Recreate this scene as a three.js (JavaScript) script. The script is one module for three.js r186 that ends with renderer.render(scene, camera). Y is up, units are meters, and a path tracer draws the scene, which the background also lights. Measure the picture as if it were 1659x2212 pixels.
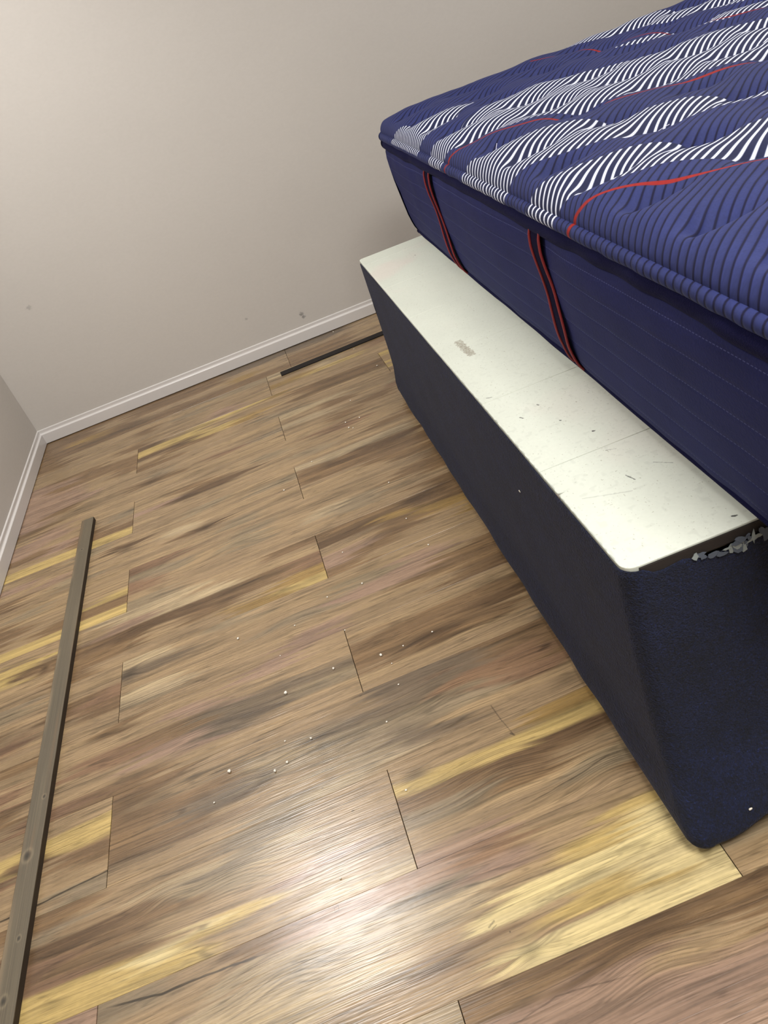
import * as THREE from 'three';
import { mergeGeometries, mergeVertices, toCreasedNormals } from 'three/addons/utils/BufferGeometryUtils.js';
import { RectAreaLightUniformsLib } from 'three/addons/lights/RectAreaLightUniformsLib.js';
import { RoundedBoxGeometry } from 'three/addons/geometries/RoundedBoxGeometry.js';

// ---------------------------------------------------------------- renderer, camera, light
const renderer = new THREE.WebGLRenderer({ antialias: true });
renderer.toneMapping = THREE.LinearToneMapping;
renderer.toneMappingExposure = 3.2;
renderer.shadowMap.enabled = true;
const scene = new THREE.Scene();
scene.background = new THREE.Color(0x000000);

const camera = new THREE.PerspectiveCamera(67.285, 1659 / 2212, 0.02, 30);
camera.position.set(0.7443, 1.2708, 1.0472);
camera.quaternion.set(-0.277497, -0.0722775, -0.1792924, 0.9410768).normalize();
scene.add(camera);

RectAreaLightUniformsLib.init();
const LAMPS = [   // flat square LED panels flush with the ceiling: centre, side, intensity
  { p: [-0.04, -1.27], s: 0.32, power: 38.5, label: 'square white flush LED panel over the bare floor' },
  { p: [1.3, 1.1], s: 0.80, power: 7.4, label: 'large square white flush LED panel past the foot of the bed' },
  { p: [2.3, -1.15], s: 0.42, power: 10, label: 'added unseen fill panel above the far end of the mattress' },  // added fill panel, brightens the right of the back wall and the mattress top
];
const LAMP_COLOR = new THREE.Color().setRGB(1.0, 0.982, 0.955), LAMP_Y = 2.40;
for (const L of LAMPS) {
  const l = new THREE.RectAreaLight(LAMP_COLOR, L.power, L.s, L.s);
  l.position.set(L.p[0], LAMP_Y - 0.004, L.p[1]); l.lookAt(L.p[0], 0, L.p[1]);
  l.castShadow = true; scene.add(l);
}

// ---------------------------------------------------------------- helpers
function rng(seed) { let s = seed >>> 0; return () => { s = (s + 0x6D2B79F5) >>> 0; let t = s; t = Math.imul(t ^ (t >>> 15), t | 1); t ^= t + Math.imul(t ^ (t >>> 7), t | 61); return ((t ^ (t >>> 14)) >>> 0) / 4294967296; }; }
const NT = (() => { const r = rng(77), a = new Float32Array(65536); for (let i = 0; i < 65536; i++) a[i] = r() * 2 - 1; return a; })();
function noise(x, y) {                                   // smooth value noise, -1..1
  const xi = Math.floor(x), yi = Math.floor(y); let fx = x - xi, fy = y - yi;
  fx = fx * fx * (3 - 2 * fx); fy = fy * fy * (3 - 2 * fy);
  const x0 = xi & 255, x1 = (xi + 1) & 255, y0 = (yi & 255) << 8, y1 = ((yi + 1) & 255) << 8;
  const a = NT[y0 + x0], b = NT[y0 + x1], c = NT[y1 + x0], d = NT[y1 + x1];
  const p = a + (b - a) * fx, q = c + (d - c) * fx; return p + (q - p) * fy;
}
const fbm = (x, y) => 0.55 * noise(x, y) + 0.3 * noise(x * 2.03 + 11.3, y * 2.03 + 5.1) + 0.15 * noise(x * 4.1 + 31.7, y * 4.1 + 17.9);
const clamp = (x, a, b) => x < a ? a : x > b ? b : x;
const sstep = (a, b, x) => { const t = clamp((x - a) / (b - a), 0, 1); return t * t * (3 - 2 * t); };
const lin = c => { c /= 255; return c <= 0.04045 ? c / 12.92 : Math.pow((c + 0.055) / 1.055, 2.4); };
const toS = v => { v = clamp(v, 0, 1); return 255 * (v <= 0.0031308 ? v * 12.92 : 1.055 * Math.pow(v, 1 / 2.4) - 0.055); };
function tex(w, h, fn, srgb = true, repeat = false) {    // fn(u, v, out) with v = 0 in the first row
  const d = new Uint8Array(w * h * 4), o = [0, 0, 0];
  for (let j = 0; j < h; j++) for (let i = 0; i < w; i++) {
    fn((i + 0.5) / w, (j + 0.5) / h, o); const k = (j * w + i) * 4;
    d[k] = clamp(o[0], 0, 255); d[k + 1] = clamp(o[1], 0, 255); d[k + 2] = clamp(o[2], 0, 255); d[k + 3] = 255;
  }
  const t = new THREE.DataTexture(d, w, h, THREE.RGBAFormat); t.magFilter = THREE.LinearFilter; t.minFilter = THREE.LinearMipmapLinearFilter;
  t.generateMipmaps = true; if (srgb) t.colorSpace = THREE.SRGBColorSpace;
  t.wrapS = t.wrapT = repeat ? THREE.RepeatWrapping : THREE.ClampToEdgeWrapping; t.needsUpdate = true; return t;
}
const std = o => new THREE.MeshStandardMaterial(o);
const phy = o => new THREE.MeshPhysicalMaterial(o);
const numbers = {};
function numbered(n) { const k = numbers[n] = (numbers[n] ?? -1) + 1; return k ? `${n}_${String(k).padStart(3, '0')}` : n; }
function mesh(name, g, m, parent = scene) { const o = new THREE.Mesh(g, m); o.name = parent === scene ? numbered(name) : name; o.castShadow = o.receiveShadow = true; parent.add(o); return o; }
function group(name, pos = [0, 0, 0], turn = 0) { const o = new THREE.Group(); o.name = numbered(name); o.position.set(...pos); o.rotation.y = turn; scene.add(o); return o; }
function tag(o, label, category, grp) { o.userData.label = label; o.userData.category = category; if (grp) o.userData.group = grp; return o; }
function struct(o, label) { o.userData.kind = 'structure'; o.userData.label = label; o.userData.category = label.split(' ').pop(); return o; }
function box(w, h, d, x, y, z) { const g = new THREE.BoxGeometry(w, h, d); g.translate(x, y, z); return g; }
function surf(nu, nv, fn, uvfn) {                        // grid surface from fn(i/nu, j/nv) -> [x, y, z]
  const p = [], uv = [], ix = [];
  for (let j = 0; j <= nv; j++) for (let i = 0; i <= nu; i++) { const q = fn(i / nu, j / nv); p.push(q[0], q[1], q[2]); const t = uvfn ? uvfn(i / nu, j / nv, q) : [i / nu, j / nv]; uv.push(t[0], t[1]); }
  for (let j = 0; j < nv; j++) for (let i = 0; i < nu; i++) { const a = j * (nu + 1) + i, b = a + 1, c = a + nu + 1, d = c + 1; ix.push(a, b, d, a, d, c); }
  const g = new THREE.BufferGeometry(); g.setAttribute('position', new THREE.Float32BufferAttribute(p, 3)); g.setAttribute('uv', new THREE.Float32BufferAttribute(uv, 2)); g.setIndex(ix); g.computeVertexNormals(); return g;
}

// ---------------------------------------------------------------- room
const XL = -0.487, XR = 3.15, ZB = -2.54, ZF = 2.1, HC = 2.44, TH = 0.12;
const wallTex = (marks) => tex(1024, 1024, (u, v, o) => {
  const n = fbm(u * 9, v * 9) * 1.6 + noise(u * 400, v * 400) * 1.2;
  let r = 184 + n, g = 179 + n, b = 173 + n;
  for (const [mu, mv, su, sv, a] of marks) { const q = Math.hypot((u - mu) / su, (v - mv) / sv) + 0.5 * noise(u * 700, v * 700); const k = a * (1 - sstep(0.5, 1.3, q)); r *= 1 - k; g *= 1 - k; b *= 1 - k; }
  o[0] = r; o[1] = g; o[2] = b;
}, true);
const wallBump = tex(512, 512, (u, v, o) => { const q = 128 + 60 * fbm(u * 60, v * 60) + 40 * noise(u * 170, v * 170); o[0] = o[1] = o[2] = q; }, false, true);
const bw = XR - XL;
const wallMatBack = std({ map: wallTex([[(0.868 - XL + TH) / (bw + 2 * TH), 0.126 / HC, 0.0026, 0.004, 0.28], [(0.873 - XL + TH) / (bw + 2 * TH), 0.11 / HC, 0.0022, 0.0028, 0.26], [(-0.224 - XL + TH) / (bw + 2 * TH), 0.592 / HC, 0.003, 0.004, 0.12], [(0.62 - XL + TH) / (bw + 2 * TH), 0.2 / HC, 0.002, 0.002, 0.15]]), roughness: 0.62, bumpMap: wallBump, bumpScale: 0.0006 });
const wallMat = std({ map: wallTex([]), roughness: 0.62, bumpMap: wallBump, bumpScale: 0.0006 });
struct(mesh('wall_back', box(bw + 2 * TH, HC, TH, (XL + XR) / 2, HC / 2, ZB - TH / 2), wallMatBack), 'plain greige painted back wall');
struct(mesh('wall_left', box(TH, HC, ZF - ZB, XL - TH / 2, HC / 2, (ZF + ZB) / 2), wallMat), 'plain greige painted left wall');
struct(mesh('wall_right', box(TH, HC, ZF - ZB, XR + TH / 2, HC / 2, (ZF + ZB) / 2), wallMat), 'plain greige painted right wall');
struct(mesh('wall_front', box(bw + 2 * TH, HC, TH, (XL + XR) / 2, HC / 2, ZF + TH / 2), wallMat), 'plain greige painted front wall');
struct(mesh('ceiling', box(bw + 2 * TH, TH, ZF - ZB + 2 * TH, (XL + XR) / 2, HC + TH / 2, (ZF + ZB) / 2), std({ color: 0xe6e2da, roughness: 0.9 })), 'flat white painted ceiling');

// baseboards: profile (out from the wall, height), swept along the wall with a mitre at the corner
const trimMat = std({ color: new THREE.Color(0xc6c2bf), roughness: 0.28 });
const PROF = [[0, 0.004], [0.0125, 0.004], [0.0125, 0.0490], [0.0122, 0.0502], [0.0112, 0.0515], [0.0085, 0.0532], [0.0062, 0.0550], [0.0053, 0.0572], [0.0050, 0.0600], [0.0052, 0.0680], [0.0046, 0.0702], [0.0030, 0.0716], [0, 0.0722]];
function baseboard(name, label, fn) {                    // fn(out, y, end) -> point
  const g = []; const n = PROF.length;
  const p = []; for (const [o, y] of PROF) p.push(fn(o, y, 0), fn(o, y, 1));
  const pos = [];
  const tri = (a, b, c) => pos.push(...a, ...b, ...c);
  for (let i = 0; i < n - 1; i++) { const a = p[2 * i], b = p[2 * i + 1], c = p[2 * i + 2], d = p[2 * i + 3]; tri(a, c, d); tri(a, d, b); }
  const geo = new THREE.BufferGeometry(); geo.setAttribute('position', new THREE.Float32BufferAttribute(pos, 3));
  const uv = new Float32Array(pos.length / 3 * 2); geo.setAttribute('uv', new THREE.BufferAttribute(uv, 2));
  geo.computeVertexNormals(); struct(mesh(name, geo, trimMat), label);
}
baseboard('baseboard_back', 'white moulded back baseboard', (o, y, e) => [e ? XR - o : XL + o, y, ZB + o]);
baseboard('baseboard_left', 'white moulded left baseboard', (o, y, e) => [XL + o, y, e ? ZB + o : ZF - o]);
baseboard('baseboard_right', 'white moulded right baseboard', (o, y, e) => [XR - o, y, e ? ZF - o : ZB + o]);
baseboard('baseboard_front', 'white moulded front baseboard', (o, y, e) => [e ? XL + o : XR - o, y, ZF - o]);

// ---------------------------------------------------------------- floor planks
const W = 0.2286, PL = 1.2192, PT = 0.005;
const floor = new THREE.Group(); floor.name = 'floor'; scene.add(floor); struct(floor, 'wood-look plank floor');
mesh('subfloor', box(bw + 0.2, 0.1, ZF - ZB + 0.2, (XL + XR) / 2, -PT - 0.0505, (ZF + ZB) / 2), std({ color: 0x2a2018, roughness: 0.95 }), floor);

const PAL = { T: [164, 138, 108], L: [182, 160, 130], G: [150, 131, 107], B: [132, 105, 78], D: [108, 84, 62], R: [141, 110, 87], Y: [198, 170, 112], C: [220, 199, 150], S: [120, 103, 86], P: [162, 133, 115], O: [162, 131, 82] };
const PAL_L = {}; const FLOOR_GAIN = 0.76;
for (const k in PAL) PAL_L[k] = PAL[k].map((c, i) => lin(c + 0.03 * (PAL.T[i] - c)) * FLOOR_GAIN * [0.99, 1, 0.94][i]);
// every plank: row, x0, x1, colour layout (rows across from the back wall side, letters along), knots [u m, v 0..1, size], cracks
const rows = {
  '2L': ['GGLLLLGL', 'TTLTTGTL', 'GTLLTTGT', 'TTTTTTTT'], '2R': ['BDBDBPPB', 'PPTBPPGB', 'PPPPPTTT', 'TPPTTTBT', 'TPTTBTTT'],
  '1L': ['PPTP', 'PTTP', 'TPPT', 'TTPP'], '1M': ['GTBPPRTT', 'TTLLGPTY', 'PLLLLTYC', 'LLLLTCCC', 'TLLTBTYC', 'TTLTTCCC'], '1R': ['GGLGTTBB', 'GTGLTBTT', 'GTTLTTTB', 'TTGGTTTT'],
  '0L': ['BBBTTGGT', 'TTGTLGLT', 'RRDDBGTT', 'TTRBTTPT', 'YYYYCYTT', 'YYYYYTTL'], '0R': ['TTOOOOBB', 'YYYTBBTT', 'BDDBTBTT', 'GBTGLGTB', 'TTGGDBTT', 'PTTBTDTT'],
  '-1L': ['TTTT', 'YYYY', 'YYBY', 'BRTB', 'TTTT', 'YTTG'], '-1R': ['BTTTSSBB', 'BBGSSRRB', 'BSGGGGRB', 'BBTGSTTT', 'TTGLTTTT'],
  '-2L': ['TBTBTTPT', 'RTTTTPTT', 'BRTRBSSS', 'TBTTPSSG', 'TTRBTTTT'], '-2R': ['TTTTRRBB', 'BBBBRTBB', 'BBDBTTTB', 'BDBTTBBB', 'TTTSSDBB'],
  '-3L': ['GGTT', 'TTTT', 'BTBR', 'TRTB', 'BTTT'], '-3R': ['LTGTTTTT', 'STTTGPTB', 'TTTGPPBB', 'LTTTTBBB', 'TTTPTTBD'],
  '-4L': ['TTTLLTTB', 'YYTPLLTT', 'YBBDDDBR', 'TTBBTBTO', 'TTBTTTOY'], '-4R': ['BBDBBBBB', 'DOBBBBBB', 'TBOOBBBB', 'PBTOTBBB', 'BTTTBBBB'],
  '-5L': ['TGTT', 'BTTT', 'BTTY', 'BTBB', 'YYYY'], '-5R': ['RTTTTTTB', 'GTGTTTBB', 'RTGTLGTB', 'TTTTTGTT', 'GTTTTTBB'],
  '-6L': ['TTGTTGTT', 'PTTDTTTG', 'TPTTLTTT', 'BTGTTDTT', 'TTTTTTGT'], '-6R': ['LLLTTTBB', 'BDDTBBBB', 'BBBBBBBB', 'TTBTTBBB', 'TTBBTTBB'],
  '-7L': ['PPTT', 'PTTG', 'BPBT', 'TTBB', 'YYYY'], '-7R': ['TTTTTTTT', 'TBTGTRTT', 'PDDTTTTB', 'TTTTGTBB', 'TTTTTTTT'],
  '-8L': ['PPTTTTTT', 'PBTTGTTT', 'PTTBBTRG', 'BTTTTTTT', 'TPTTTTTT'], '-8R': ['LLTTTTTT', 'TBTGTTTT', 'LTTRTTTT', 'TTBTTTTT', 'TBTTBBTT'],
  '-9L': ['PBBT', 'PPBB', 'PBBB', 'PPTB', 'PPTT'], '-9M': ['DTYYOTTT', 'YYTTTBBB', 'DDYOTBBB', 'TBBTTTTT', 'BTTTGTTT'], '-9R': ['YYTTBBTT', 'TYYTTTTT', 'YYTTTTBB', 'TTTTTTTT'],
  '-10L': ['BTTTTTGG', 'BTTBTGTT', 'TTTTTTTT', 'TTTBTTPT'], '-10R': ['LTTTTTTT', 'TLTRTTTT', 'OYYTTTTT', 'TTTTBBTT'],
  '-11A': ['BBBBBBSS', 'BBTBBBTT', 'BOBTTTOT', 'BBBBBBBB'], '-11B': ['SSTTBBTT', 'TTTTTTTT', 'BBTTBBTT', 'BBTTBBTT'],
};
const knots = {   // [metres along from the left end, 0..1 across, length, width, strength]
  '0L': [[0.76, 0.36, 0.10, 0.16, 1], [0.62, 0.30, 0.06, 0.12, 1]], '0R': [[0.21, 0.47, 0.09, 0.25, 1], [0.40, 0.83, 0.08, 0.2, 1], [0.05, 0.16, 0.03, 0.07, -1]],
  '1M': [[0.742, 0.9, 0.03, 0.08, -1], [0.35, 0.35, 0.1, 0.2, 1]], '2R': [[0.3, 0.25, 0.09, 0.2, 1]], '-1R': [[0.36, 0.55, 0.03, 0.12, -0.5], [0.8, 0.4, 0.1, 0.2, 0.7]],
  '-2L': [[0.7, 0.55, 0.12, 0.25, 0.8]], '-3R': [[0.02, 0.25, 0.025, 0.1, -0.8], [0.5, 0.5, 0.1, 0.2, 0.8]], '-4L': [[0.55, 0.5, 0.1, 0.2, 0.7], [0.243, 0.48, 0.012, 0.05, -1]], '-4R': [[0.2, 0.4, 0.1, 0.25, 0.8]],
  '-5R': [[0.35, 0.5, 0.1, 0.2, 0.8]], '-6L': [[0.47, 0.4, 0.03, 0.1, -0.8], [0.75, 0.7, 0.03, 0.1, -0.7]], '-6R': [[0.12, 0.25, 0.04, 0.12, -0.6]], '-7R': [[0.2, 0.5, 0.04, 0.12, -0.8]], '-8L': [[0.55, 0.55, 0.04, 0.1, -0.7]],
  '-10R': [[0.3, 0.4, 0.03, 0.1, -0.6]], '-2R': [[0.25, 0.6, 0.1, 0.2, 0.6]],
};
const cracks = {  // polylines in metres along / 0..1 across, width in mm, depth of tone
  '1M': [[[0.015, 0.05], [0.12, 0.12], [0.25, 0.13], [0.36, 0.17]], 3.0, 0.72], '-1L': [[[0.0, 0.93], [0.2, 0.9], [0.34, 0.88], [0.49, 0.83]], 3.0, 0.75],
  '0R': [[[0.22, 0.86], [0.33, 0.80], [0.40, 0.74], [0.48, 0.76]], 1.8, 0.5], '-1R': [[[0.35, 0.3], [0.6, 0.36], [0.75, 0.4], [0.9, 0.37]], 2.2, 0.35],
  '-5L': [[[0.2, 0.35], [0.35, 0.36], [0.474, 0.34]], 1.6, 0.4], '2R': [[[0.0, 0.24], [0.08, 0.27], [0.14, 0.22], [0.3, 0.3]], 1.6, 0.4], '-2R': [[[0.2, 0.92], [0.35, 0.86], [0.5, 0.88]], 1.6, 0.4],
  '0L': [[[0.5, 0.08], [0.7, 0.15], [0.95, 0.14], [1.08, 0.2]], 1.4, 0.35],
};
let seedN = 0;
const dents = [[0.858, -0.048, 0.864, 0.0, 1.6, 0.5], [0.864, 0.0, 0.872, 0.041, 1.4, 0.42], [0.868, 0.036, 0.873, 0.043, 3, 0.5], [0.693, 0.374, 0.704, 0.368, 2.4, 0.45], [0.697, 0.379, 0.706, 0.375, 1.2, 0.4], [0.722, 0.394, 0.7225, 0.394, 1.6, 0.7], [0.447, 0.235, 0.455, 0.233, 0.9, 0.45], [0.447, 0.243, 0.455, 0.241, 0.9, 0.45], [0.447, 0.235, 0.447, 0.243, 0.8, 0.4], [0.455, 0.233, 0.455, 0.241, 0.8, 0.4], [-0.24, -1.036, -0.228, -1.030, 4, 0.6], [0.52, 0.06, 0.523, 0.06, 2, 0.6], [0.47, -0.02, 0.472, -0.02, 1.6, 0.5], [0.60, -0.22, 0.603, -0.221, 1.6, 0.5]];   // pressed-in marks: world x, z to x, z, width mm, tone
function plankTexture(key, len, hash, wx, wz) {
  const grid = rows[key] || rows['-8L'], nr = grid.length, nc = grid[0].length, ks = knots[key] || [], cr = cracks[key];
  const G = grid.map(s => [...s].map(c => PAL_L[c]));
  const w = Math.max(256, Math.round(1600 * len / PL)), h = 384, sx = hash * 37.7, sy = hash * 91.3;
  return tex(w, h, (u, v, o) => {
    const U = u * len; let V = v * W, kd = 0, ring = 0;
    const w1 = noise(U * 3.2 + sx, V * 20 + sy), w2 = noise(U * 12 + sx, V * 60 + sy), w3 = noise(U * 1.9 + sy, V * 7 + sx);
    let gv = V + 0.011 * w3 + 0.004 * w1 + 0.0008 * w2;
    for (const [ku, kv, sl, sw, st] of ks) {
      const du = (U - ku) / sl, dv = (v - kv) / sw, q = du * du + dv * dv;
      if (st < 0) { kd += -st * Math.exp(-q * (1.2 + 0.6 * w2)); gv += 0.012 * Math.sign(dv) * Math.exp(-q * 0.5); }
      else { gv += st * 0.022 * Math.exp(-q); ring += st * Math.exp(-q * 0.7); }
    }
    // ragged, long-drawn colour streaks
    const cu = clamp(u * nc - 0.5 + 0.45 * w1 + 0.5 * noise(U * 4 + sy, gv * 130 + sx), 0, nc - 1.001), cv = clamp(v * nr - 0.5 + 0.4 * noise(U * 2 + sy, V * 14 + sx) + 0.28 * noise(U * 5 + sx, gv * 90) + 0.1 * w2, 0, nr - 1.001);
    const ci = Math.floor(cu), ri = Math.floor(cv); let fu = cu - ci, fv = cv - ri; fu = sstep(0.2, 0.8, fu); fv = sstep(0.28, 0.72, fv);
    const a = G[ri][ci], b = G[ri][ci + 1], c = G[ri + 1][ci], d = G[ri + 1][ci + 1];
    // grain: broad bands, growth lines, fine pores and short dark flecks
    const n1 = noise(U * 5 + sx, gv * 230 + sy), n2 = noise(U * 12 + sy, gv * 560 + sx), n3 = noise(U * 2.4 + sy, gv * 62 + sx), n4 = noise(U * 150 + sx, V * 330), n5 = noise(U * 9 + sy * 2, V * 34 + sx);
    let m = 1.02 + 0.13 * n1 + 0.13 * n2 + 0.15 * n3 + 0.05 * n4 + 0.09 * n5;
    const gm = clamp(0.35 + 0.9 * noise(U * 2.7 + sx * 2, V * 11 + sy), 0, 1), r1 = 1 - Math.abs(noise(U * 3.4 + sy, gv * 120 + sx * 3)), r2 = 1 - Math.abs(noise(U * 7 + sx, gv * 290 + sy * 2));
    m *= 1 - 0.42 * gm * sstep(0.88, 0.985, r1); m *= 1 - 0.26 * sstep(0.84, 0.98, r2);          // thin dark growth lines
    if (ring > 0.02) { const rl = 0.5 + 0.5 * Math.sin(gv * 1150 + 1.2 * w1); m *= 1 - 0.34 * Math.min(1, ring) * rl * rl * rl; }
    const pore = noise(U * 22 + sx * 2, gv * 700 + sy); if (pore > 0.5) m *= 1 - 0.7 * (pore - 0.5);
    const fl = noise(U * 11 + sy * 3, gv * 110 + sx); if (fl > 0.45) m *= 1 - 0.6 * (fl - 0.45);
    const dk = noise(U * 4.3 + sy * 3, V * 46 + sx); if (dk > 0.4) m *= 1 - 0.5 * (dk - 0.4);
    if (kd > 0) m *= 1 - 0.5 * Math.min(1, kd);
    if (cr) { const P = cr[0]; for (let i = 0; i < P.length - 1; i++) if (U >= P[i][0] && U <= P[i + 1][0]) { const t = (U - P[i][0]) / (P[i + 1][0] - P[i][0]), dd = Math.abs(V - W * (P[i][1] + t * (P[i + 1][1] - P[i][1])) + 0.0012 * noise(U * 40, 3)) * 1000; const L = P[P.length - 1][0], tp = sstep(0, 0.06, U - P[0][0] + 0.02) * (L > len ? 1 : sstep(0, 0.09, L - U)); m *= 1 - cr[2] * tp * (1 - sstep(cr[1] * 0.4 * tp, cr[1] * tp + 0.05, dd + 0.5 * noise(U * 90, V * 90))); } }
    for (const [x0, z0, x1, z1, wd, kk] of dents) { const X = wx + U, Z = wz + V; if (X < x0 - 0.02 || X > x1 + 0.02) continue; const dx = x1 - x0, dz = z1 - z0, t = clamp(((X - x0) * dx + (Z - z0) * dz) / (dx * dx + dz * dz), 0, 1), dd = Math.hypot(X - x0 - t * dx, Z - z0 - t * dz) * 1000; if (dd < wd * 1.5) m *= 1 - kk * (1 - sstep(wd * 0.4, wd, dd + 0.4 * noise(X * 900, Z * 900))); }
    for (let k = 0; k < 3; k++) o[k] = toS(((a[k] * (1 - fu) + b[k] * fu) * (1 - fv) + (c[k] * (1 - fu) + d[k] * fu) * fv) * m * (k === 2 ? 1 - 0.04 * n3 : 1));
  });
}
const plankBump = [3, 8].map(s => tex(1024, 512, (u, v, o) => {
  const U = u * PL, V = v * W; const gv = V + 0.003 * noise(U * 4 + s, V * 12);
  const q = 0.55 * noise(U * 16 + s, gv * 620) + 0.35 * noise(U * 34 + s * 3, gv * 900) + 0.25 * noise(U * 3, gv * 190 + s) + 0.1 * noise(U * 160, V * 160);
  o[0] = o[1] = o[2] = 150 + 90 * Math.min(q, 0.3);
}, false));
const plankRough = tex(1024, 256, (u, v, o) => {
  const U = u * PL, V = v * W; const q = 0.5 * noise(U * 5, V * 300) + 0.4 * fbm(U * 9, V * 25); o[0] = o[1] = o[2] = 210 + 40 * q;
}, false);
function plankMaterial(key, len, i, wx, wz) { return std({ map: plankTexture(key, len, i + 1, wx, wz), roughness: 0.35, roughnessMap: plankRough, bumpMap: plankBump[i % 2], bumpScale: 0.0004 }); }
function plankGeo(x0, x1, z0, z1, u0 = 0, u1 = 1) {      // slab with a hairline eased edge
  const e = 0.0004, y0 = -PT, y1 = 0, p = [], uv = [], ix = [];
  const ring = (i, y) => [[x0 + i, y, z0 + i], [x1 - i, y, z0 + i], [x1 - i, y, z1 - i], [x0 + i, y, z1 - i]];
  const U = x => u0 + (u1 - u0) * (x - x0) / (x1 - x0), V = z => (z - z0) / (z1 - z0);
  const quad = (a, b, c, d) => { const n = p.length / 3; for (const q of [a, b, c, d]) { p.push(...q); uv.push(U(q[0]), V(q[2])); } ix.push(n, n + 1, n + 2, n, n + 2, n + 3); };
  const A = ring(e, y1), B = ring(0, y1 - e), Cc = ring(0, y0);
  quad(A[3], A[2], A[1], A[0]);
  for (let k = 0; k < 4; k++) { const l = (k + 1) % 4; quad(A[k], A[l], B[l], B[k]); quad(B[k], B[l], Cc[l], Cc[k]); }
  const g = new THREE.BufferGeometry(); g.setAttribute('position', new THREE.Float32BufferAttribute(p, 3)); g.setAttribute('uv', new THREE.Float32BufferAttribute(uv, 2)); g.setIndex(ix); g.computeVertexNormals(); return g;
}
const matCache = {};
function plank(row, x0, x1, key, u0 = 0, u1 = 1) {
  const gx = 0.0007, gz = 0.0001; let z0 = row * W + gz, z1 = (row + 1) * W - gz;
  if (row === -11) z0 = ZB;
  z1 = Math.min(z1, ZF);
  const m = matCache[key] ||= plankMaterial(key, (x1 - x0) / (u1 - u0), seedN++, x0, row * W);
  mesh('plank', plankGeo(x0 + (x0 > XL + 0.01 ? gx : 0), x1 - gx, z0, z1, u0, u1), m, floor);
}
const XE = 0.609;
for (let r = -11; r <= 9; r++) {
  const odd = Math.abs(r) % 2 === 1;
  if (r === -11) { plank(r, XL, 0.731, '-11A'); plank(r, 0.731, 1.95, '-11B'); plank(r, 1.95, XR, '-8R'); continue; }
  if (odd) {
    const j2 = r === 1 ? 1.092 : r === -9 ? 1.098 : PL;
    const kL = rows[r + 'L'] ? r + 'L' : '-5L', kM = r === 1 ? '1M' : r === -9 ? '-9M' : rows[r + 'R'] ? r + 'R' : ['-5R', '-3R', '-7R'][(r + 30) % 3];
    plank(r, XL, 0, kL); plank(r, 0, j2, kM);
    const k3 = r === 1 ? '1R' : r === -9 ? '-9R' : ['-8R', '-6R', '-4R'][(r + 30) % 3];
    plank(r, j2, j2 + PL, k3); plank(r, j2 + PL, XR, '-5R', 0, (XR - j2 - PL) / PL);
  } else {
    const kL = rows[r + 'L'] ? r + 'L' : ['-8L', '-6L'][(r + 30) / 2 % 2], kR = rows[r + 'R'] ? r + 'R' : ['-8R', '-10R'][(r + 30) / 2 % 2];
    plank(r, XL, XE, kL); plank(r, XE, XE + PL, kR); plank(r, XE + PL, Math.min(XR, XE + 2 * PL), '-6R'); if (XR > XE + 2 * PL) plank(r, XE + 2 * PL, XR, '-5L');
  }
}

// ---------------------------------------------------------------- bed base: carpeted box with a white board top
const BL = 1.89, BW = 1.62, BH = 0.526;
const base = group('bed_base', [1.084, 0, -1.607], -0.0155);
tag(base, 'navy carpet-covered bed base with scuffed white board top', 'bed base');
// simple explicit perimeter: start at far-left corner, run along the left side to the near end, then round
function perimeter(w, l, r, step) {
  const P = []; const line = (ax, az, bx, bz, nx, nz) => { const n = Math.max(1, Math.round(Math.hypot(bx - ax, bz - az) / step)); for (let i = 0; i < n; i++) P.push([ax + (bx - ax) * i / n, az + (bz - az) * i / n, nx, nz]); };
  // angles: direction (cos, sin) in (x, z). left = PI, near (+z) = PI/2
  const rev = (cx, cz, a0) => { const n = 8; for (let i = 0; i < n; i++) { const a = a0 - (Math.PI / 2) * i / n; P.push([cx + r * Math.cos(a), cz + r * Math.sin(a), Math.cos(a), Math.sin(a)]); } };
  line(0, r, 0, l - r, -1, 0); rev(r, l - r, Math.PI); line(r, l, w - r, l, 0, 1); rev(w - r, l - r, Math.PI / 2); line(w, l - r, w, r, 1, 0); rev(w - r, r, 0); line(w - r, 0, r, 0, 0, -1); rev(r, r, -Math.PI / 2);
  P.push([...P[0]]); let s = 0; for (let i = 0; i < P.length; i++) { if (i) s += Math.hypot(P[i][0] - P[i - 1][0], P[i][1] - P[i - 1][1]); P[i].push(s); }
  return P;
}
function loft(per, prof, uvfn, disp) {                   // prof: [inset, y]; disp(pt, k) -> extra outward offset
  const nu = per.length - 1, nv = prof.length - 1;
  return surf(nv, nu, (a, b) => { const i = Math.round(b * nu), k = Math.round(a * nv), q = per[i], f = prof[k]; const e = -f[0] + (disp ? disp(q, f[1], k) : 0); return [q[0] + q[2] * e, f[1] + (f[2] ? f[2](q) : 0), q[1] + q[3] * e]; }, (a, b) => { const i = Math.round(b * nu), k = Math.round(a * nv); return uvfn ? uvfn(per[i], prof[k], k) : [per[i][4], prof[k][1]]; });
}
const carpetTex = tex(1024, 1024, (u, v, o) => {
  const s = noise(u * 420, v * 420) * 0.5 + noise(u * 210 + 9, v * 210) * 0.35 + 0.35 * fbm(u * 30, v * 30), pat = fbm(u * 4 + 3, v * 4);
  const fib = sstep(0.62, 0.9, noise(u * 330 + 70, v * 380)), m = 1 + 0.6 * s + 0.14 * pat + 0.9 * fib, d = sstep(0.15, 0.6, fbm(u * 3.1 + 8, v * 3.1 + 2)) * 0.22;     // worn dusty patches
  o[0] = (12 + 14 * d) * m; o[1] = (18 + 8 * d) * m; o[2] = (39 - 4 * d) * m;
}, true, true);
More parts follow.
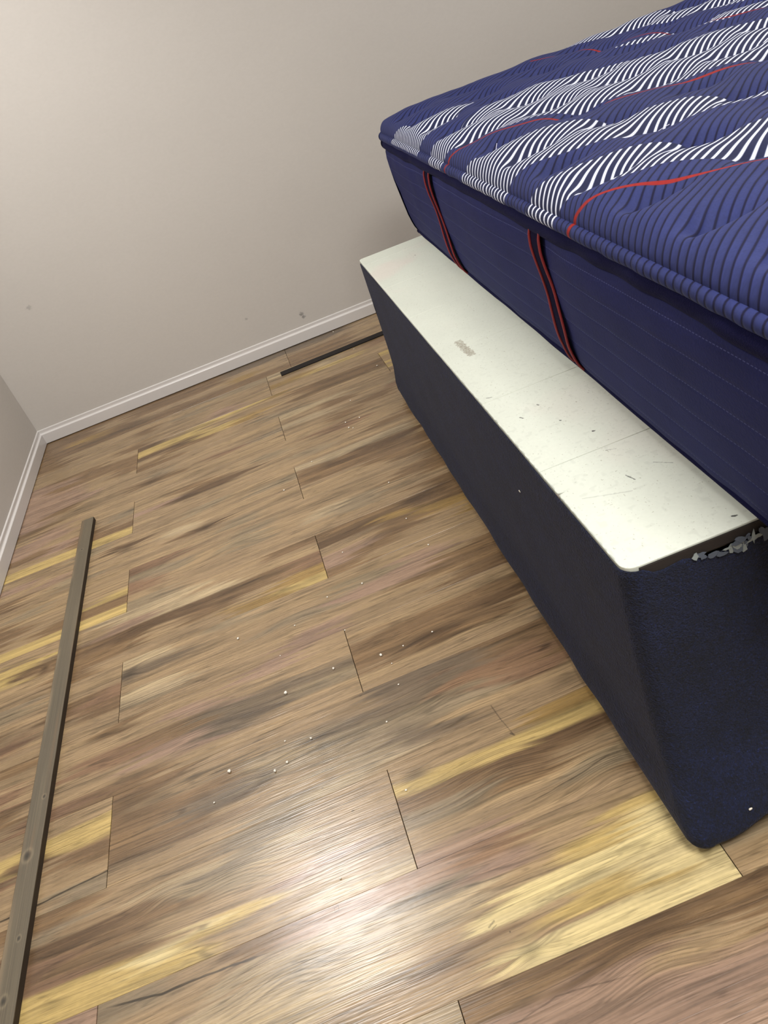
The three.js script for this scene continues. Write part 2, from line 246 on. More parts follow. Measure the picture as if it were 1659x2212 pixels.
const carpetBump = tex(1024, 1024, (u, v, o) => { const q = 128 + 70 * noise(u * 400, v * 400) + 40 * noise(u * 180, v * 180) + 25 * fbm(u * 20, v * 20); o[0] = o[1] = o[2] = q; }, false, true);
let flare;
const carpetMat = phy({ map: carpetTex, roughness: 1, bumpMap: carpetBump, bumpScale: 0.0022, sheen: 0.45, sheenRoughness: 0.5, sheenColor: new THREE.Color(0.17, 0.17, 0.25) });
{
  const per = perimeter(BW, BL + 0.003, 0.028, 0.015);
  const ys = [0.521, 0.517, 0.505, 0.5, 0.47, 0.42, 0.36, 0.3, 0.25, 0.2, 0.16, 0.12, 0.09, 0.06, 0.045, 0.032, 0.023, 0.018, 0.022];
  flare = y => 0.022 * sstep(0.5, 0.2, y) + 0.034 * sstep(0.3, 0.08, y) + 0.066 * sstep(0.15, 0.03, y);
  const prof = ys.map((y, i) => [i === 0 ? 0.0024 : i >= ys.length - 2 ? (i === ys.length - 1 ? 0.06 : 0.012) : i === ys.length - 3 ? 0.003 : 0, y, i < 3 ? q => (q[3] > 0.9 && q[0] > 0.035 ? ((i === 0 ? -0.010 : i === 1 ? -0.008 : -0.003) + (i === 0 ? -0.014 : i === 1 ? -0.010 : -0.006) * sstep(0.05, 0.16, q[0]) + 0.005 * noise(q[0] * 60, 2 + i * 0.2)) : 0) : y < 0.07 ? q => (q[3] > 0.8 ? 0.022 * sstep(0.05, 0.13, q[0]) : 0) : null]);
  const g = loft(per, prof, (q, f) => [q[4] / 0.6, f[1] / 0.6], (q, y) => {
    const nearF = Math.max(0, q[3]) * sstep(BL - 0.2, BL, q[1]);
    return 0.0012 * noise(q[4] * 9, y * 14) + nearF * sstep(0.3, 0.1, y) * 0.004 * Math.sin(y * 60 + 3 * noise(q[4] * 5, 2)) + (y < 0.05 ? 0.0018 * noise(q[4] * 12, 5) : 0) + 0.012 * sstep(0.14, 0.04, y) * Math.max(0, -q[2]);
  });
  const P = g.attributes.position; for (let i = 0; i < P.count; i++) { const z = P.getZ(i); P.setZ(i, z + flare(P.getY(i)) * sstep(BL - 0.16, BL - 0.02, z)); } g.computeVertexNormals();
  mesh('carpet_cover', g, carpetMat, base);
}
const boardTex = tex(512, 2048, (u, v, o) => {           // u: 0..0.48 m across, v: 0..1.92 m along
  const x = u * 0.48, z = v * 1.92; let n = fbm(x * 9, z * 9), f = noise(x * 260, z * 260), fl = noise(x * 130 + 5, z * 90 + z * 20);
  let m = 1 + 0.018 * n + 0.008 * f; let r = 200 * m, g = 204 * m, b = 192 * m;
  const pink = sstep(0.12, 0.5, fbm(x * 6 + 3, z * 5 + 7)) * (z < 0.55 ? 1 : 0.35); r += 3 * pink; g -= 5 * pink; b -= 3 * pink;
  const spk = sstep(0.52, 0.8, fl) * sstep(0.5, 1.5, z) ; const kk = 1 - 0.03 * spk; r *= kk; g *= kk; b *= kk;
  const dot = noise(x * 420 + 40, z * 420); if (dot > 0.9) { r *= 0.8; g *= 0.79; b *= 0.76; }
  const mark = (x0, z0, x1, z1, wd, k, rag) => { const dx = x1 - x0, dz = z1 - z0, L2 = dx * dx + dz * dz, t = clamp(((x - x0) * dx + (z - z0) * dz) / L2, 0, 1), dd = Math.hypot(x - x0 - t * dx, z - z0 - t * dz) + rag * noise(x * 300, z * 300); const a = k * (1 - sstep(wd * 0.5, wd, dd)); r *= 1 - a; g *= 1 - a; b *= 1 - a; };
  mark(0.112, 1.685, 0.118, 1.704, 0.0011, 0.5, 0.0005); mark(0.03, 1.70, 0.10, 1.728, 0.0016, 0.10, 0.0008); mark(0.163, 1.68, 0.185, 1.70, 0.001, 0.25, 0.0004);
  mark(0.045, 1.392, 0.05, 1.40, 0.0018, 0.5, 0.001); mark(0.09, 1.37, 0.092, 1.374, 0.0018, 0.4, 0.001); mark(0.10, 1.455, 0.101, 1.457, 0.0016, 0.6, 0.0008); mark(0.13, 1.53, 0.133, 1.531, 0.002, 0.7, 0.0008); mark(0.181, 1.865, 0.187, 1.866, 0.002, 0.65, 0.001);
  mark(0.16, 0.18, 0.162, 0.186, 0.002, 0.35, 0.001); mark(0.02, 1.27, 0.03, 1.275, 0.0016, 0.3, 0.001); mark(0.12, 1.6, 0.135, 1.606, 0.001, 0.2, 0.0006);
  const tz = (z - 0.945) / 0.108, tx = (x - (0.060 + 0.004 * tz)) / 0.009; if (tz > 0 && tz < 1 && Math.abs(tx) < 1 + 0.4 * noise(x * 200, z * 300)) { const a = 0.55 + 0.35 * noise(x * 350, z * 350); r = r * (1 - a) + 138 * a; g = g * (1 - a) + 131 * a; b = b * (1 - a) + 116 * a; }   // tape residue
  const edge = sstep(0.0055, 0.003, x + 0.0015 * noise(z * 130, 4)) * sstep(0.9, 1.4, z) * 0.2; r *= 1 - edge; g *= 1 - edge; b *= 1 - edge;
  o[0] = r; o[1] = g; o[2] = b;
}, true);
const boardMat = std({ map: boardTex, roughness: 0.72 });
const seams = [0, 0.087, 0.387, 0.687, 0.987, 1.287, 1.587, BL], seamGap = [0, 0.0008, 0.0003, 0.0003, 0.0006, 0.0014, 0.0014, 0];
for (let i = 0; i < 7; i++) {
  const z0 = seams[i] + seamGap[i] / 2, z1 = seams[i + 1] - (i === 6 ? 0.003 : seamGap[i + 1] / 2), s = new THREE.Shape(), r0 = i === 0 ? 0.016 : 0.0008, r1 = i === 6 ? 0.024 : 0.0008, x0 = 0.003, x1 = BW - 0.003;
  s.moveTo(x0 + r0, -z0); s.lineTo(x1, -z0); s.lineTo(x1, -z1); s.lineTo(x0 + r1, -z1); s.quadraticCurveTo(x0, -z1, x0, -z1 + r1);
  if (i === 6) { s.lineTo(x0, -1.668); s.lineTo(x0 + 0.005, -1.6672); s.lineTo(x0 + 0.012, -1.666); s.lineTo(x0 + 0.005, -1.664); s.lineTo(x0, -1.661); }
  s.lineTo(x0, -z0 - r0); s.quadraticCurveTo(x0, -z0, x0 + r0, -z0);
  const g = new THREE.ExtrudeGeometry(s, { depth: 0.0185, bevelEnabled: true, bevelThickness: 0.0008, bevelSize: 0.0006, bevelOffset: -0.0006, bevelSegments: 1, curveSegments: 6 });
  g.rotateX(-Math.PI / 2); g.translate(0, 0.5068, 0);
  const p = g.attributes.position, uv = g.attributes.uv; for (let k = 0; k < p.count; k++) uv.setXY(k, p.getX(k) / 0.48, p.getZ(k) / 1.92);
  g.deleteAttribute('normal'); const gg = toCreasedNormals(g, 0.5);
  mesh('top_panel', gg, boardMat, base);
}
mesh('chipped_spot', box(0.02, 0.014, 0.014, 0.012, 0.5165, 1.6645), std({ color: 0x6e675e, roughness: 0.9 }), base).userData.label = 'grey raw board showing in the chipped edge';
mesh('core_board', box(BW - 0.02, 0.012, BL - 0.02, BW / 2, 0.500, BL / 2), std({ color: 0x8a7d6a, roughness: 0.9 }), base);
const rawEdgeMat = std({ color: 0x3a2f28, roughness: 0.9, bumpMap: carpetBump, bumpScale: 0.002 });
mesh('board_edge', box(BW - 0.05, 0.017, 0.004, BW / 2, 0.5145, BL - 0.002), rawEdgeMat, base).userData.label = 'dark splintered raw board edge';
const flakeMat = std({ color: 0x7f8684, roughness: 0.7, side: THREE.DoubleSide }), flakeMat2 = std({ color: 0x4a515c, roughness: 0.8, side: THREE.DoubleSide });
{
  const r = rng(5);
  for (let i = 0; i < 30; i++) {
    const x = 0.075 + 0.15 * Math.sqrt(r()), w = 0.004 + 0.009 * r(), h = 0.002 + 0.006 * r() * (x > 0.12 ? 1.5 : 0.7), s = new THREE.Shape(), n = 9;
    for (let k = 0; k < n; k++) { const a = k / n * Math.PI * 2, q = 0.45 + 0.7 * r(); k ? s.lineTo(w * q * Math.cos(a), h * q * Math.sin(a)) : s.moveTo(w * q, 0); }
    const g = new THREE.ExtrudeGeometry(s, { depth: 0.0008, bevelEnabled: false }); g.rotateZ((r() - 0.5) * 1.0); g.rotateX(-0.3 * r()); g.translate(x, 0.511 - 0.020 * r() * (x > 0.12 ? 1 : 0.4), BL + 0.0028 + 0.0015 * r());
    mesh('paint_flake', g, i % 3 ? flakeMat2 : flakeMat, base);
  }
}
const footMat = std({ color: 0x15130f, roughness: 0.8 });
for (const x of [0.14, BW - 0.14]) for (const z of [0.16, BL - 0.16]) mesh('foot', new THREE.CylinderGeometry(0.025, 0.022, 0.04, 16).translate(x, 0.02, z), footMat, base);
mesh('underside', box(BW - 0.1, 0.006, BL - 0.06, BW / 2, 0.031, BL / 2), footMat, base);

// ---------------------------------------------------------------- mattress
const MW = 1.53, ML = 2.14, MR = 0.06;
const mat_ = group('mattress', [1.283, BH, -1.69], -0.032);
tag(mat_, 'thick navy quilted mattress with white striped bands and red piping lines', 'mattress');
const Y = y => y - BH;                                   // measured heights above the floor -> above the group
const CURVES = {
  E_up: [[0.00, 1.373], [0.02, 1.397], [0.04, 1.408], [0.07, 1.419], [0.10, 1.428], [0.14, 1.442], [0.20, 1.472], [0.27, 1.522], [0.35, 1.578], [0.7, 1.84]], E_lo: [[0.00, 1.500], [0.02, 1.522], [0.04, 1.536], [0.07, 1.557], [0.10, 1.576], [0.14, 1.605], [0.20, 1.664], [0.27, 1.734], [0.35, 1.81], [0.7, 2.12]],
  C_up: [[0.00, 0.977], [0.02, 1.014], [0.04, 1.040], [0.07, 1.060], [0.10, 1.072], [0.14, 1.085], [0.20, 1.115], [0.27, 1.172], [0.35, 1.247], [0.45, 1.375], [0.75, 1.62]], C_lo: [[0.00, 1.261], [0.02, 1.280], [0.04, 1.290], [0.07, 1.301], [0.10, 1.311], [0.14, 1.325], [0.20, 1.352], [0.27, 1.378], [0.35, 1.402], [0.45, 1.455], [0.75, 1.73]],
  B_up: [[0.00, 0.681], [0.02, 0.700], [0.04, 0.700], [0.07, 0.687], [0.10, 0.670], [0.14, 0.639], [0.20, 0.606], [0.27, 0.575], [0.35, 0.575], [0.45, 0.628], [0.55, 0.685], [0.65, 0.726], [0.75, 0.766], [0.85, 0.820]], B_lo: [[0.00, 0.802], [0.02, 0.840], [0.04, 0.870], [0.07, 0.895], [0.10, 0.910], [0.14, 0.925], [0.20, 0.955], [0.27, 1.000], [0.35, 1.035], [0.45, 1.097], [0.55, 1.152]],
  A_up: [[0.00, 0.236], [0.02, 0.299], [0.04, 0.345], [0.07, 0.395], [0.10, 0.422], [0.14, 0.435], [0.20, 0.448], [0.22, 0.456]], A_lo: [[0.00, 0.566], [0.02, 0.590], [0.04, 0.600], [0.07, 0.600], [0.10, 0.579], [0.14, 0.525], [0.20, 0.461], [0.22, 0.456]],
  F_up: [[0.75, -0.05], [0.85, 0.038], [0.95, 0.139], [1.05, 0.298]], F_lo: [[0.65, 0.12], [0.75, 0.232], [0.85, 0.344], [0.95, 0.429]], G_up: [[0.62, 0.45], [0.75, 0.494], [0.85, 0.535], [0.95, 0.561]], G_lo: [[0.62, 0.45], [0.75, 0.575], [0.85, 0.650], [0.95, 0.709]],
  red0: [[0.55, 0.2], [0.65, 0.354], [0.75, 0.503], [0.85, 0.640], [0.95, 0.746]], red1: [[0.00, 0.835], [0.02, 0.880], [0.04, 0.905], [0.07, 0.928], [0.10, 0.944], [0.14, 0.962], [0.20, 0.995], [0.27, 1.025], [0.35, 1.063], [0.45, 1.128], [0.55, 1.182]], red2: [[0.00, 1.563], [0.02, 1.583], [0.04, 1.594], [0.07, 1.618], [0.10, 1.646], [0.14, 1.678], [0.20, 1.732]],
};
function curve(name, x) {
  const P = CURVES[name], n = P.length; if (x <= P[0][0]) return P[0][1] + (x - P[0][0]) * 1.2;
  for (let i = 0; i < n - 1; i++) if (x <= P[i + 1][0]) { const t = (x - P[i][0]) / (P[i + 1][0] - P[i][0]); return P[i][1] + t * (P[i + 1][1] - P[i][1]); }
  const sl = (P[n - 1][1] - P[n - 2][1]) / (P[n - 1][0] - P[n - 2][0]); return P[n - 1][1] + clamp(sl, 0.5, 0.9) * (x - P[n - 1][0]);
}
const BANDS = [['A', 0, 0.22], ['B', -1, 9], ['C', -1, 9], ['E', -1, 9], ['F', 0.6, 9], ['G', 0.62, 9]];
const PITCH = 0.0142, ANG = 51 * Math.PI / 180, NX = Math.cos(ANG), NZ = Math.sin(ANG);
const TX = 2048, TZ = 2048, MX0 = -0.03, MZ0 = -0.03, MXS = MW + 0.06, MZS = ML + 0.06;
function quiltPrint(x, z) {                              // -> [white, line, red] coverage
  const q = (x * NX + z * NZ) / PITCH, f = Math.abs(q - Math.round(q));   // 0 on a line centre
  const tip = 0.35 * f;                                   // slanted stripe ends
  let white = 0; const s = 0.0016;
  for (const [b, lo, hi] of BANDS) { if (x < lo || x > hi) continue; const a = curve(b + '_up', x), c = curve(b + '_lo', x); if (c <= a) continue; white = Math.max(white, sstep(a - s, a + s, z) * (1 - sstep(c - s, c + s, z))); }
  let red = 0; for (const n of ['red0', 'red1', 'red2']) { const d = Math.abs(z - curve(n, x)) * 0.8; const wd = x < 0.03 ? 0.0042 : 0.0038; if (x > CURVES[n][0][0] - 0.05) red = Math.max(red, 1 - sstep(wd - 0.0008, wd + 0.0008, d)); }
  return [white, f, red, tip];
}
const quiltTex = tex(TX, TZ, (u, v, o) => {
  const x = MX0 + u * MXS, z = MZ0 + v * MZS, [wh, f, red] = quiltPrint(x, z);
  const n = 1 + 0.05 * noise(x * 500, z * 500) + 0.04 * fbm(x * 14, z * 14);
  let r = 35 * n, g = 42 * n, b = 88 * n; { const k = 1 - 0.32 * wh; r *= k; g *= k; b *= k; }
  const dk = (1 - sstep(0.06, 0.15, f)) * 0.9; r *= 1 - dk; g *= 1 - dk; b *= 1 - 0.62 * dk;
  const ws = wh * (1 - sstep(0.13, 0.21, f)); r += (206 - r) * ws; g += (210 - g) * ws; b += (224 - b) * ws;
  r += (128 - r) * red; g += (24 - g) * red; b += (22 - b) * red;
  o[0] = r; o[1] = g; o[2] = b;
});
const quiltBump = tex(1024, 1024, (u, v, o) => {
  const x = MX0 + u * MXS, z = MZ0 + v * MZS, q = (x * NX + z * NZ) / PITCH, f = Math.abs(q - Math.round(q));
  o[0] = o[1] = o[2] = 60 + 170 * sstep(0.03, 0.28, f) + 10 * noise(x * 400, z * 400);
}, false);
const quiltMat = phy({ map: quiltTex, roughness: 0.75, specularIntensity: 0.5, bumpMap: quiltBump, bumpScale: 0.0016, sheen: 0.15, sheenRoughness: 0.5, sheenColor: new THREE.Color(0.2, 0.24, 0.5) });
const quv = (x, z) => [(x - MX0) / MXS, (z - MZ0) / MZS];
const YE = 0.866, TUFTS = []; for (let j = 0; j < 9; j++) for (let k = -11; k < 4; k++) TUFTS.push([0.078 + 0.182 * j, 1.69 + 0.165 * k]);
function puff(x, z, d) {                                  // quilted relief: tuft dimples with pillowed cells between
  const fx = (x - 0.078) / 0.182, fz = (z - 1.69) / 0.165, jx = Math.round(fx), jz = Math.round(fz);
  let dip = 0;
  for (let a = -1; a <= 1; a++) for (let b = -1; b <= 1; b++) { const dx = (fx - jx - a) * 0.182, dz = (fz - jz - b) * 0.165; const q1 = (dx / 0.036) ** 2 + (dz / (dz > 0 ? 0.0135 : 0.030)) ** 2, q2 = (dx / 0.075) ** 2 + (dz / 0.06) ** 2; dip += 0.86 * Math.exp(-Math.pow(q1, 0.85)) + 0.14 * Math.exp(-q2); }
  const cell = 0.5 - 0.5 * Math.cos(2 * Math.PI * fz), cellx = 0.5 - 0.5 * Math.cos(2 * Math.PI * fx);
  const fade = sstep(0.0, 0.07, d);
  return fade * (-0.044 * Math.min(dip, 1.1) + 0.003 * cell + 0.003 * cellx + 0.003 * noise(x * 9, z * 9)) + 0.002 * noise(x * 20, z * 20) * sstep(0, 0.05, d);
}
function topPoint(s, t) {
  const nx = 1 / MW;
  const ease = (q, L) => { const D = 0.13, nD = 0.12; if (q < nD) return D * Math.pow(q / nD, 1.7); if (q > 1 - nD) return L - D * Math.pow((1 - q) / nD, 1.7); return D + (L - 2 * D) * (q - nD) / (1 - 2 * nD); };
  let px = ease(s, MW), pz = ease(t, ML), d = Math.min(px, pz, MW - px, ML - pz);
  const qx = Math.min(px, MW - px), qz = Math.min(pz, ML - pz);
  if (qx < MR && qz < MR) { const a = (MR - qx) / MR, b = (MR - qz) / MR, a2 = a * Math.sqrt(1 - b * b / 2), b2 = b * Math.sqrt(1 - a * a / 2); const cx = MR - a2 * MR, cz = MR - b2 * MR; d = Math.max(0, MR - Math.hypot(a2, b2) * MR); px = px < MW / 2 ? cx : MW - cx; pz = pz < ML / 2 ? cz : ML - cz; }
  const k = Math.min(d / 0.11, 1), y = YE + 0.047 * Math.pow(1 - Math.pow(1 - k, 2.2), 1 / 2.2);
  const sh = 1 - sstep(0, 0.03, d); px += (px < MW / 2 ? 1 : -1) * 0.006 * sh * (qx < 0.03 ? 1 : 0); 
  return [px, Y(y + puff(px, pz, d) + 0.004), pz];
}
mesh('quilted_top', surf(480, 840, topPoint, (s, t, q) => quv(q[0], q[2])), quiltMat, mat_);
const mper = perimeter(MW, ML, MR, 0.012);
const wob = (q, f, a) => a * noise(q[4] * f, 3.3);
{ // rounded gusset roll under the quilt, with the same print
  const prof = []; for (let i = 0; i <= 10; i++) { const a = -1.9 + 3.5 * i / 10; prof.push([0.0075 - 0.0125 * Math.cos(a), Y(0.8575) + 0.013 * Math.sin(a)]); }
  mesh('gusset_roll', loft(mper, prof.reverse(), (q, f) => quv(q[0] * 1 + (f[1] - Y(0.8585)) * 0.25, q[1]), (q) => wob(q, 30, 0.0015)), quiltMat, mat_);
}
const tapeMat = phy({ color: 0x0e0e30, roughness: 1, specularIntensity: 0.25, bumpMap: carpetBump, bumpScale: 0.001, sheen: 0.15, sheenRoughness: 0.6, sheenColor: new THREE.Color(0.15, 0.15, 0.25) });
{
  const prof = []; for (let i = 0; i <= 10; i++) { const a = -1.6 + 3.2 * i / 10; prof.push([0.008 - 0.0115 * Math.cos(a), Y(0.834) + 0.0155 * Math.sin(a)]); }
  mesh('binding_tape', loft(mper, prof.reverse().map(f => [f[0], f[1], q => 0.003 * noise(q[4] * 7, 8)]), (q, f) => [q[4] * 3, f[1] * 3], (q) => wob(q, 14, 0.003)), tapeMat, mat_);
}
// side border fabric with thin stitched lines
const sideTex = tex(1024, 512, (u, v, o) => {            // u: 0.5 m repeat along, v: 0..0.32 m up
  const yy = v * 0.32; const n = 1 + 0.05 * noise(u * 300, v * 200) + 0.05 * fbm(u * 8, v * 6);
  let r = 24 * n, g = 28 * n, b = 74 * n;
  for (const [k, ph] of [[0.045, 0], [0.094, 0.3], [0.143, 0.1], [0.192, 0.6], [0.241, 0.2], [0.282, 0.5]]) { const d = Math.abs(yy - k) * 1000; if (d < 2.5) { const dash = ((u * 0.5 / 0.0075 + ph) % 1) < 0.62 ? 1 : 0, a = dash * (1 - sstep(0.25, 0.8, d)) * 0.42; r += (150 - r) * a; g += (155 - g) * a; b += (190 - b) * a; } }
  o[0] = r; o[1] = g; o[2] = b;
}, true, true);
const sideBump = tex(512, 512, (u, v, o) => { const yy = v * 0.32; let q = 150 + 12 * noise(u * 200, v * 150); for (const k of [0.045, 0.094, 0.143, 0.192, 0.241, 0.282]) { const d = Math.abs(yy - k) * 1000; q -= 70 * Math.exp(-d * d / 18); } o[0] = o[1] = o[2] = q; }, false, true);
const sideMat = phy({ map: sideTex, roughness: 0.8, specularIntensity: 0.4, bumpMap: sideBump, bumpScale: 0.0025, sheen: 0.1, sheenRoughness: 0.45, sheenColor: new THREE.Color(0.2, 0.22, 0.4) });
const SIDEP = [[0.016, 0.836], [0.010, 0.826], [0.004, 0.812], [0.001, 0.79], [0.002, 0.76], [0.006, 0.72], [0.011, 0.68], [0.016, 0.64], [0.021, 0.60], [0.026, 0.575], [0.031, 0.555], [0.038, 0.54], [0.046, 0.531]];
const sideOff = y => { for (let i = 0; i < SIDEP.length - 1; i++) if (y <= SIDEP[i][1] && y >= SIDEP[i + 1][1]) { const t = (SIDEP[i][1] - y) / (SIDEP[i][1] - SIDEP[i + 1][1]); return SIDEP[i][0] + t * (SIDEP[i + 1][0] - SIDEP[i][0]); } return 0.03; };
const sideWave = (q, y) => 0.004 * noise(q[4] * 4, y * 5) + 0.0012 * noise(q[4] * 16, y * 22);
mesh('side_border', loft(mper, SIDEP.map(([o, y]) => [o, Y(y)]), (q, f) => [q[4] / 0.5, (f[1] - Y(0.52)) / 0.32], (q, y) => sideWave(q, y + BH)), sideMat, mat_);
{
  const prof = []; for (let i = 0; i <= 8; i++) { const a = -2.4 + 4 * i / 8; prof.push([0.043 - 0.009 * Math.cos(a), Y(0.5365) + 0.0085 * Math.sin(a)]); }
  mesh('bottom_binding', loft(mper, prof.reverse(), (q, f) => [q[4] * 3, f[1] * 3], (q) => wob(q, 10, 0.002)), tapeMat, mat_);
  mesh('bottom_panel', box(MW - 0.1, 0.006, ML - 0.1, MW / 2, 0.0045, ML / 2), tapeMat, mat_);
}
// straps: navy band edged by two red cords
const strapMat = phy({ color: 0x0f0c28, roughness: 0.95, specularIntensity: 0.15, bumpMap: carpetBump, bumpScale: 0.0006, side: THREE.DoubleSide }), cordMat = std({ color: 0x7c181c, roughness: 0.6 });
for (const [zc, hw] of [[0.606, 0.024], [1.389, 0.024]]) {
  const bow = t => 0.006 * Math.sin(t * 7 + zc * 3) * (0.3 + t);
  const pt = (dz, t, lift) => { const y = 0.828 - t * 0.292, z = zc + dz + bow(t) + (t * 0.012), e = -sideOff(y) + sideWave([0, z, -1, 0, z - MR], y) + lift + (t < 0.1 ? 0.003 * (1 - t / 0.1) : 0) + 0.003 * Math.sin(t * 9 + zc); return [-e, Y(y), z]; };
  const g = surf(24, 4, (a, b) => pt((b - 0.5) * 2 * hw, a, 0.0045 + 0.001 * Math.sin(b * Math.PI)), (a, b) => [a, b]);
  const st = mesh('strap', g, strapMat, mat_); st.userData.label = 'dark navy strap edged with two red cords';
  for (const sd of [-1, 1]) { const P = []; for (let i = 0; i <= 24; i++) P.push(new THREE.Vector3(...pt(sd * hw * (1 + 0.06 * Math.sin(i * 0.5)), i / 24, 0.006))); mesh('cord', new THREE.TubeGeometry(new THREE.CatmullRomCurve3(P), 48, 0.0026, 7), cordMat, st).userData.label = 'red woven cord'; }
}
{ // pale stitches in the seam above the gusset roll, and stray threads
  const gs = []; for (const q of mper) { if (q[2] > -0.9 || q[1] < 1.55) continue; for (let k = 0; k < 2; k++) { const b = new THREE.CapsuleGeometry(0.0007, 0.003, 2, 5); b.rotateX(Math.PI / 2); b.translate(0.0085, Y(0.8735), q[1] + k * 0.006); gs.push(b); } }
  const st = mesh('stitching', mergeGeometries(gs), std({ color: 0xb9c4dc, roughness: 0.7 }), mat_); st.userData.kind = 'stuff';
  const thMat = std({ color: 0xd9d6ea, roughness: 0.7 });
  for (const [x, z, dx, dz] of [[0.062, 1.05, 0.012, -0.02], [0.245, 1.37, 0.03, 0.012]]) { const y = Y(0.915); mesh('loose_thread', new THREE.TubeGeometry(new THREE.CatmullRomCurve3([new THREE.Vector3(x, y - 0.014, z), new THREE.Vector3(x + dx * 0.5, y - 0.006, z + dz * 0.5), new THREE.Vector3(x + dx, y - 0.001, z + dz)]), 12, 0.0006, 5), thMat, mat_); }
}

// ---------------------------------------------------------------- loose lumber
const woodTop = tex(256, 2048, (u, v, o) => {
  const x = u * 0.046, z = v * 2.44; let g = x + 0.002 * noise(z * 6, x * 60), n = noise(z * 3, g * 900) * 0.5 + noise(z * 9, g * 1800) * 0.3 + fbm(z * 3, x * 50) * 0.6; let m = 1 + 0.16 * n;
  let r = 92 * m, gg = 83 * m, b = 67 * m; const warm = sstep(0.1, 0.6, fbm(z * 2.2 + 9, x * 40 + 2)); r += 16 * warm; gg += 4 * warm; b -= 2 * warm;
  const pale = (1 - sstep(0.004, 0.012, x)) * sstep(-0.1, 0.35, fbm(z * 5, 1)); r += 26 * pale; gg += 20 * pale; b += 14 * pale;
  for (const [kx, kz, s] of [[0.017, 1.43, 0.007], [0.030, 1.62, 0.003], [0.020, 1.735, 0.005], [0.021, 0.21, 0.003], [0.034, 1.28, 0.003]]) { const q = Math.hypot((x - kx), (z - kz) * 0.7) / s; const ring = Math.exp(-q * q); const k = 1 - 0.45 * ring + 0.22 * Math.exp(-((q - 1.6) ** 2) * 4); r *= k; gg *= k; b *= k; }
  o[0] = r; o[1] = gg; o[2] = b;
});
const stickSide = std({ color: 0x2e2212, roughness: 0.8 });
const stick = group('wood_batten', [-0.175, 0, -0.355], 0.0);
tag(stick, 'long weathered brown wooden batten lying on the floor by the left wall', 'batten');
{
  const g = new RoundedBoxGeometry(0.046, 0.018, 2.44, 2, 0.0018); const p = g.attributes.position, n = g.attributes.normal, uv = g.attributes.uv; const c = new Float32Array(p.count * 3);
  for (let i = 0; i < p.count; i++) { uv.setXY(i, (p.getX(i) + 0.023) / 0.046, (p.getZ(i) + 1.22) / 2.44); }
  g.translate(0, 0.0092, 0);
  mesh('face', g, std({ map: woodTop, roughness: 0.6, bumpMap: wallBump, bumpScale: 0.0003 }), stick);
  mesh('shaded_edge', surf(1, 40, (a, b) => [0.0234, 0.0008 + a * (0.0158 + 0.0014 * noise(b * 60, 4)), -1.219 + b * 2.438]), std({ color: 0x2e2212, roughness: 0.8, side: THREE.DoubleSide }), stick).userData.label = 'side edge with its shade coloured in dark';  // dark colour stands in for shade on the batten's right side
}
const strip = mesh('wood_strip', new RoundedBoxGeometry(0.95, 0.005, 0.044, 1, 0.001).translate(0, 0.0027, 0), std({ color: 0x120a06, roughness: 0.95, bumpMap: wallBump, bumpScale: 0.0004 }));
strip.position.set(1.151, 0, -2.250); strip.rotation.y = 0.012;
tag(strip, 'thin near-black wood strip on the floor near the back baseboard', 'strip');

// ---------------------------------------------------------------- crumbs
const crumbSpots = [[0.554, -1.244, 2.6], [0.671, -0.774, 2], [0.901, -0.65, 2.4], [0.693, -0.603, 2.6], [0.592, -0.606, 2], [0.333, -0.585, 3], [0.489, -0.546, 2], [0.611, -0.452, 1.8], [0.81, -0.323, 2], [0.733, -0.317, 2], [0.676, -0.317, 3.4], [0.693, -0.277, 1.6], [0.558, -0.337, 2.8], [0.433, -0.322, 4], [0.691, -0.206, 2], [0.639, -0.117, 2], [0.411, -0.18, 2], [0.47, -0.157, 2.6], [0.408, -0.12, 3], [0.277, -0.16, 4], [0.379, -0.11, 3], [0.238, -0.095, 2], [0.633, 0.065, 2.2], [0.469, 0.187, 2], [0.897, -1.713, 2.4], [0.843, -1.55, 2.6], [0.897, -1.543, 2.6], [0.845, -1.498, 3], [0.859, -1.485, 2.2], [1.064, -1.932, 3], [0.675, -1.361, 2.2], [0.883, -1.035, 2.2], [0.88, -0.81, 2], [0.436, -0.456, 1.6], [1.02, -2.205, 2], [0.979, -2.505, 2.4]];
const crumbLabels = { '0.979,-2.505': 'tiny white crumb against the back baseboard beside the bed base', '1.02,-2.205': 'tiny white crumb at the near edge of the black wood strip', '1.064,-1.932': 'white crumb beside the far bottom corner of the bed base', '0.633,0.065': 'pale crumb just right of the open end joint below the bed corner', '0.469,0.187': 'white crumb on the floor glare, nearest of all to the camera', '0.238,-0.095': 'leftmost small white crumb on the floor', '0.277,-0.16': 'largest white crumb at the left of the floor scatter', '0.433,-0.322': 'big white crumb on the grey patch of a plank', '0.554,-1.244': 'lone white crumb in the middle of the far floor', '0.675,-1.361': 'small white crumb at the end joint of a far plank', '0.333,-0.585': 'white oblong crumb farthest left above the grey plank patch', '0.897,-1.713': 'topmost crumb above the cluster of four near the bed base', '0.676,-0.317': 'oblong white crumb just right of a plank end joint' };
for (const k of ['0.843,-1.55', '0.897,-1.543', '0.845,-1.498', '0.859,-1.485']) crumbLabels[k] = 'white crumb in the tight cluster of four beside the bed base';
const crumbMat = std({ color: 0xe2dccf, roughness: 0.85 });
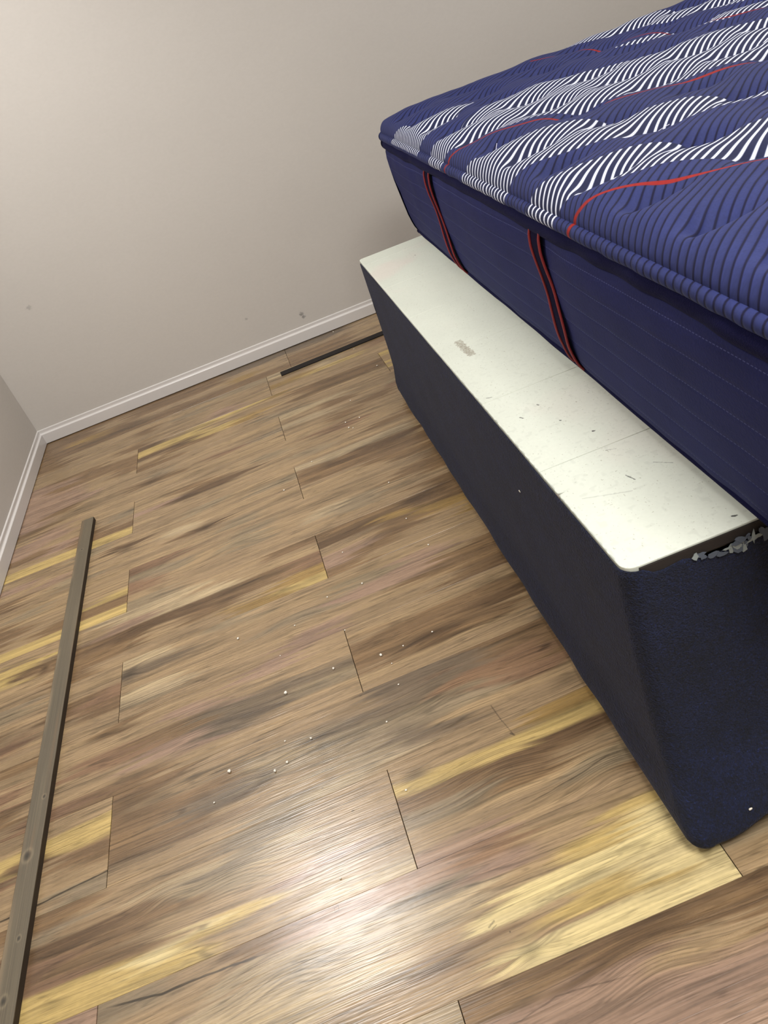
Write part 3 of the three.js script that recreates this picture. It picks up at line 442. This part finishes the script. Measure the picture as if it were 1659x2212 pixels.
const crumbGeos = [1, 2, 3].map(k => { const g = mergeVertices(new THREE.IcosahedronGeometry(1, 1).deleteAttribute('uv').deleteAttribute('normal')), p = g.attributes.position; for (let i = 0; i < p.count; i++) { const s = 1 + 0.35 * noise(p.getX(i) * 2 + k * 9, p.getY(i) * 2 + p.getZ(i) * 3); p.setXYZ(i, p.getX(i) * s, p.getY(i) * s * 0.8, p.getZ(i) * s); } g.computeVertexNormals(); g.computeBoundingBox(); g.translate(0, -g.boundingBox.min.y, 0); return g; });
crumbSpots.forEach(([x, z, s], i) => { const c = mesh('crumb', crumbGeos[i % 3], crumbMat); c.scale.setScalar(s * 0.001); c.rotation.y = i * 1.7; c.position.set(x, 0.0001, z); tag(c, crumbLabels[`${x},${z}`] || 'tiny white crumb lying on the open middle of the wood floor', 'crumb', 'crumbs scattered on the floor'); });

base.updateMatrixWorld(true);
for (const [x, y, side, s, label] of [[-0.0012, 0.395, 1.437, 2.6, 'white lint speck stuck to the long carpeted side of the bed base'], [0.095, 0.06, 0, 3.2, 'white lint speck stuck low on the near end of the bed base']]) {
  const c = mesh('lint', crumbGeos[1], crumbMat); const z = side || BL + 0.003 + flare(y) + 0.0002;
  c.position.copy(base.localToWorld(new THREE.Vector3(x, y, z))); c.scale.set(side ? s * 0.0004 : s * 0.001, s * 0.001, side ? s * 0.0016 : s * 0.0005); tag(c, label, 'lint');
}

// ---------------------------------------------------------------- ceiling lamps
for (const L of LAMPS) {
  const g = group('ceiling_lamp', [L.p[0], 0, L.p[1]]); tag(g, L.label, 'lamp');
  mesh('housing', new RoundedBoxGeometry(L.s + 0.03, 0.04, L.s + 0.03, 2, 0.006).translate(0, LAMP_Y + 0.02, 0), std({ color: 0xf0f0ee, roughness: 0.4 }), g);
  mesh('diffuser', box(L.s, 0.002, L.s, 0, LAMP_Y - 0.001, 0), std({ color: 0xffffff, emissive: LAMP_COLOR.clone(), emissiveIntensity: 3, roughness: 0.4 }), g);
}

renderer.render(scene, camera);
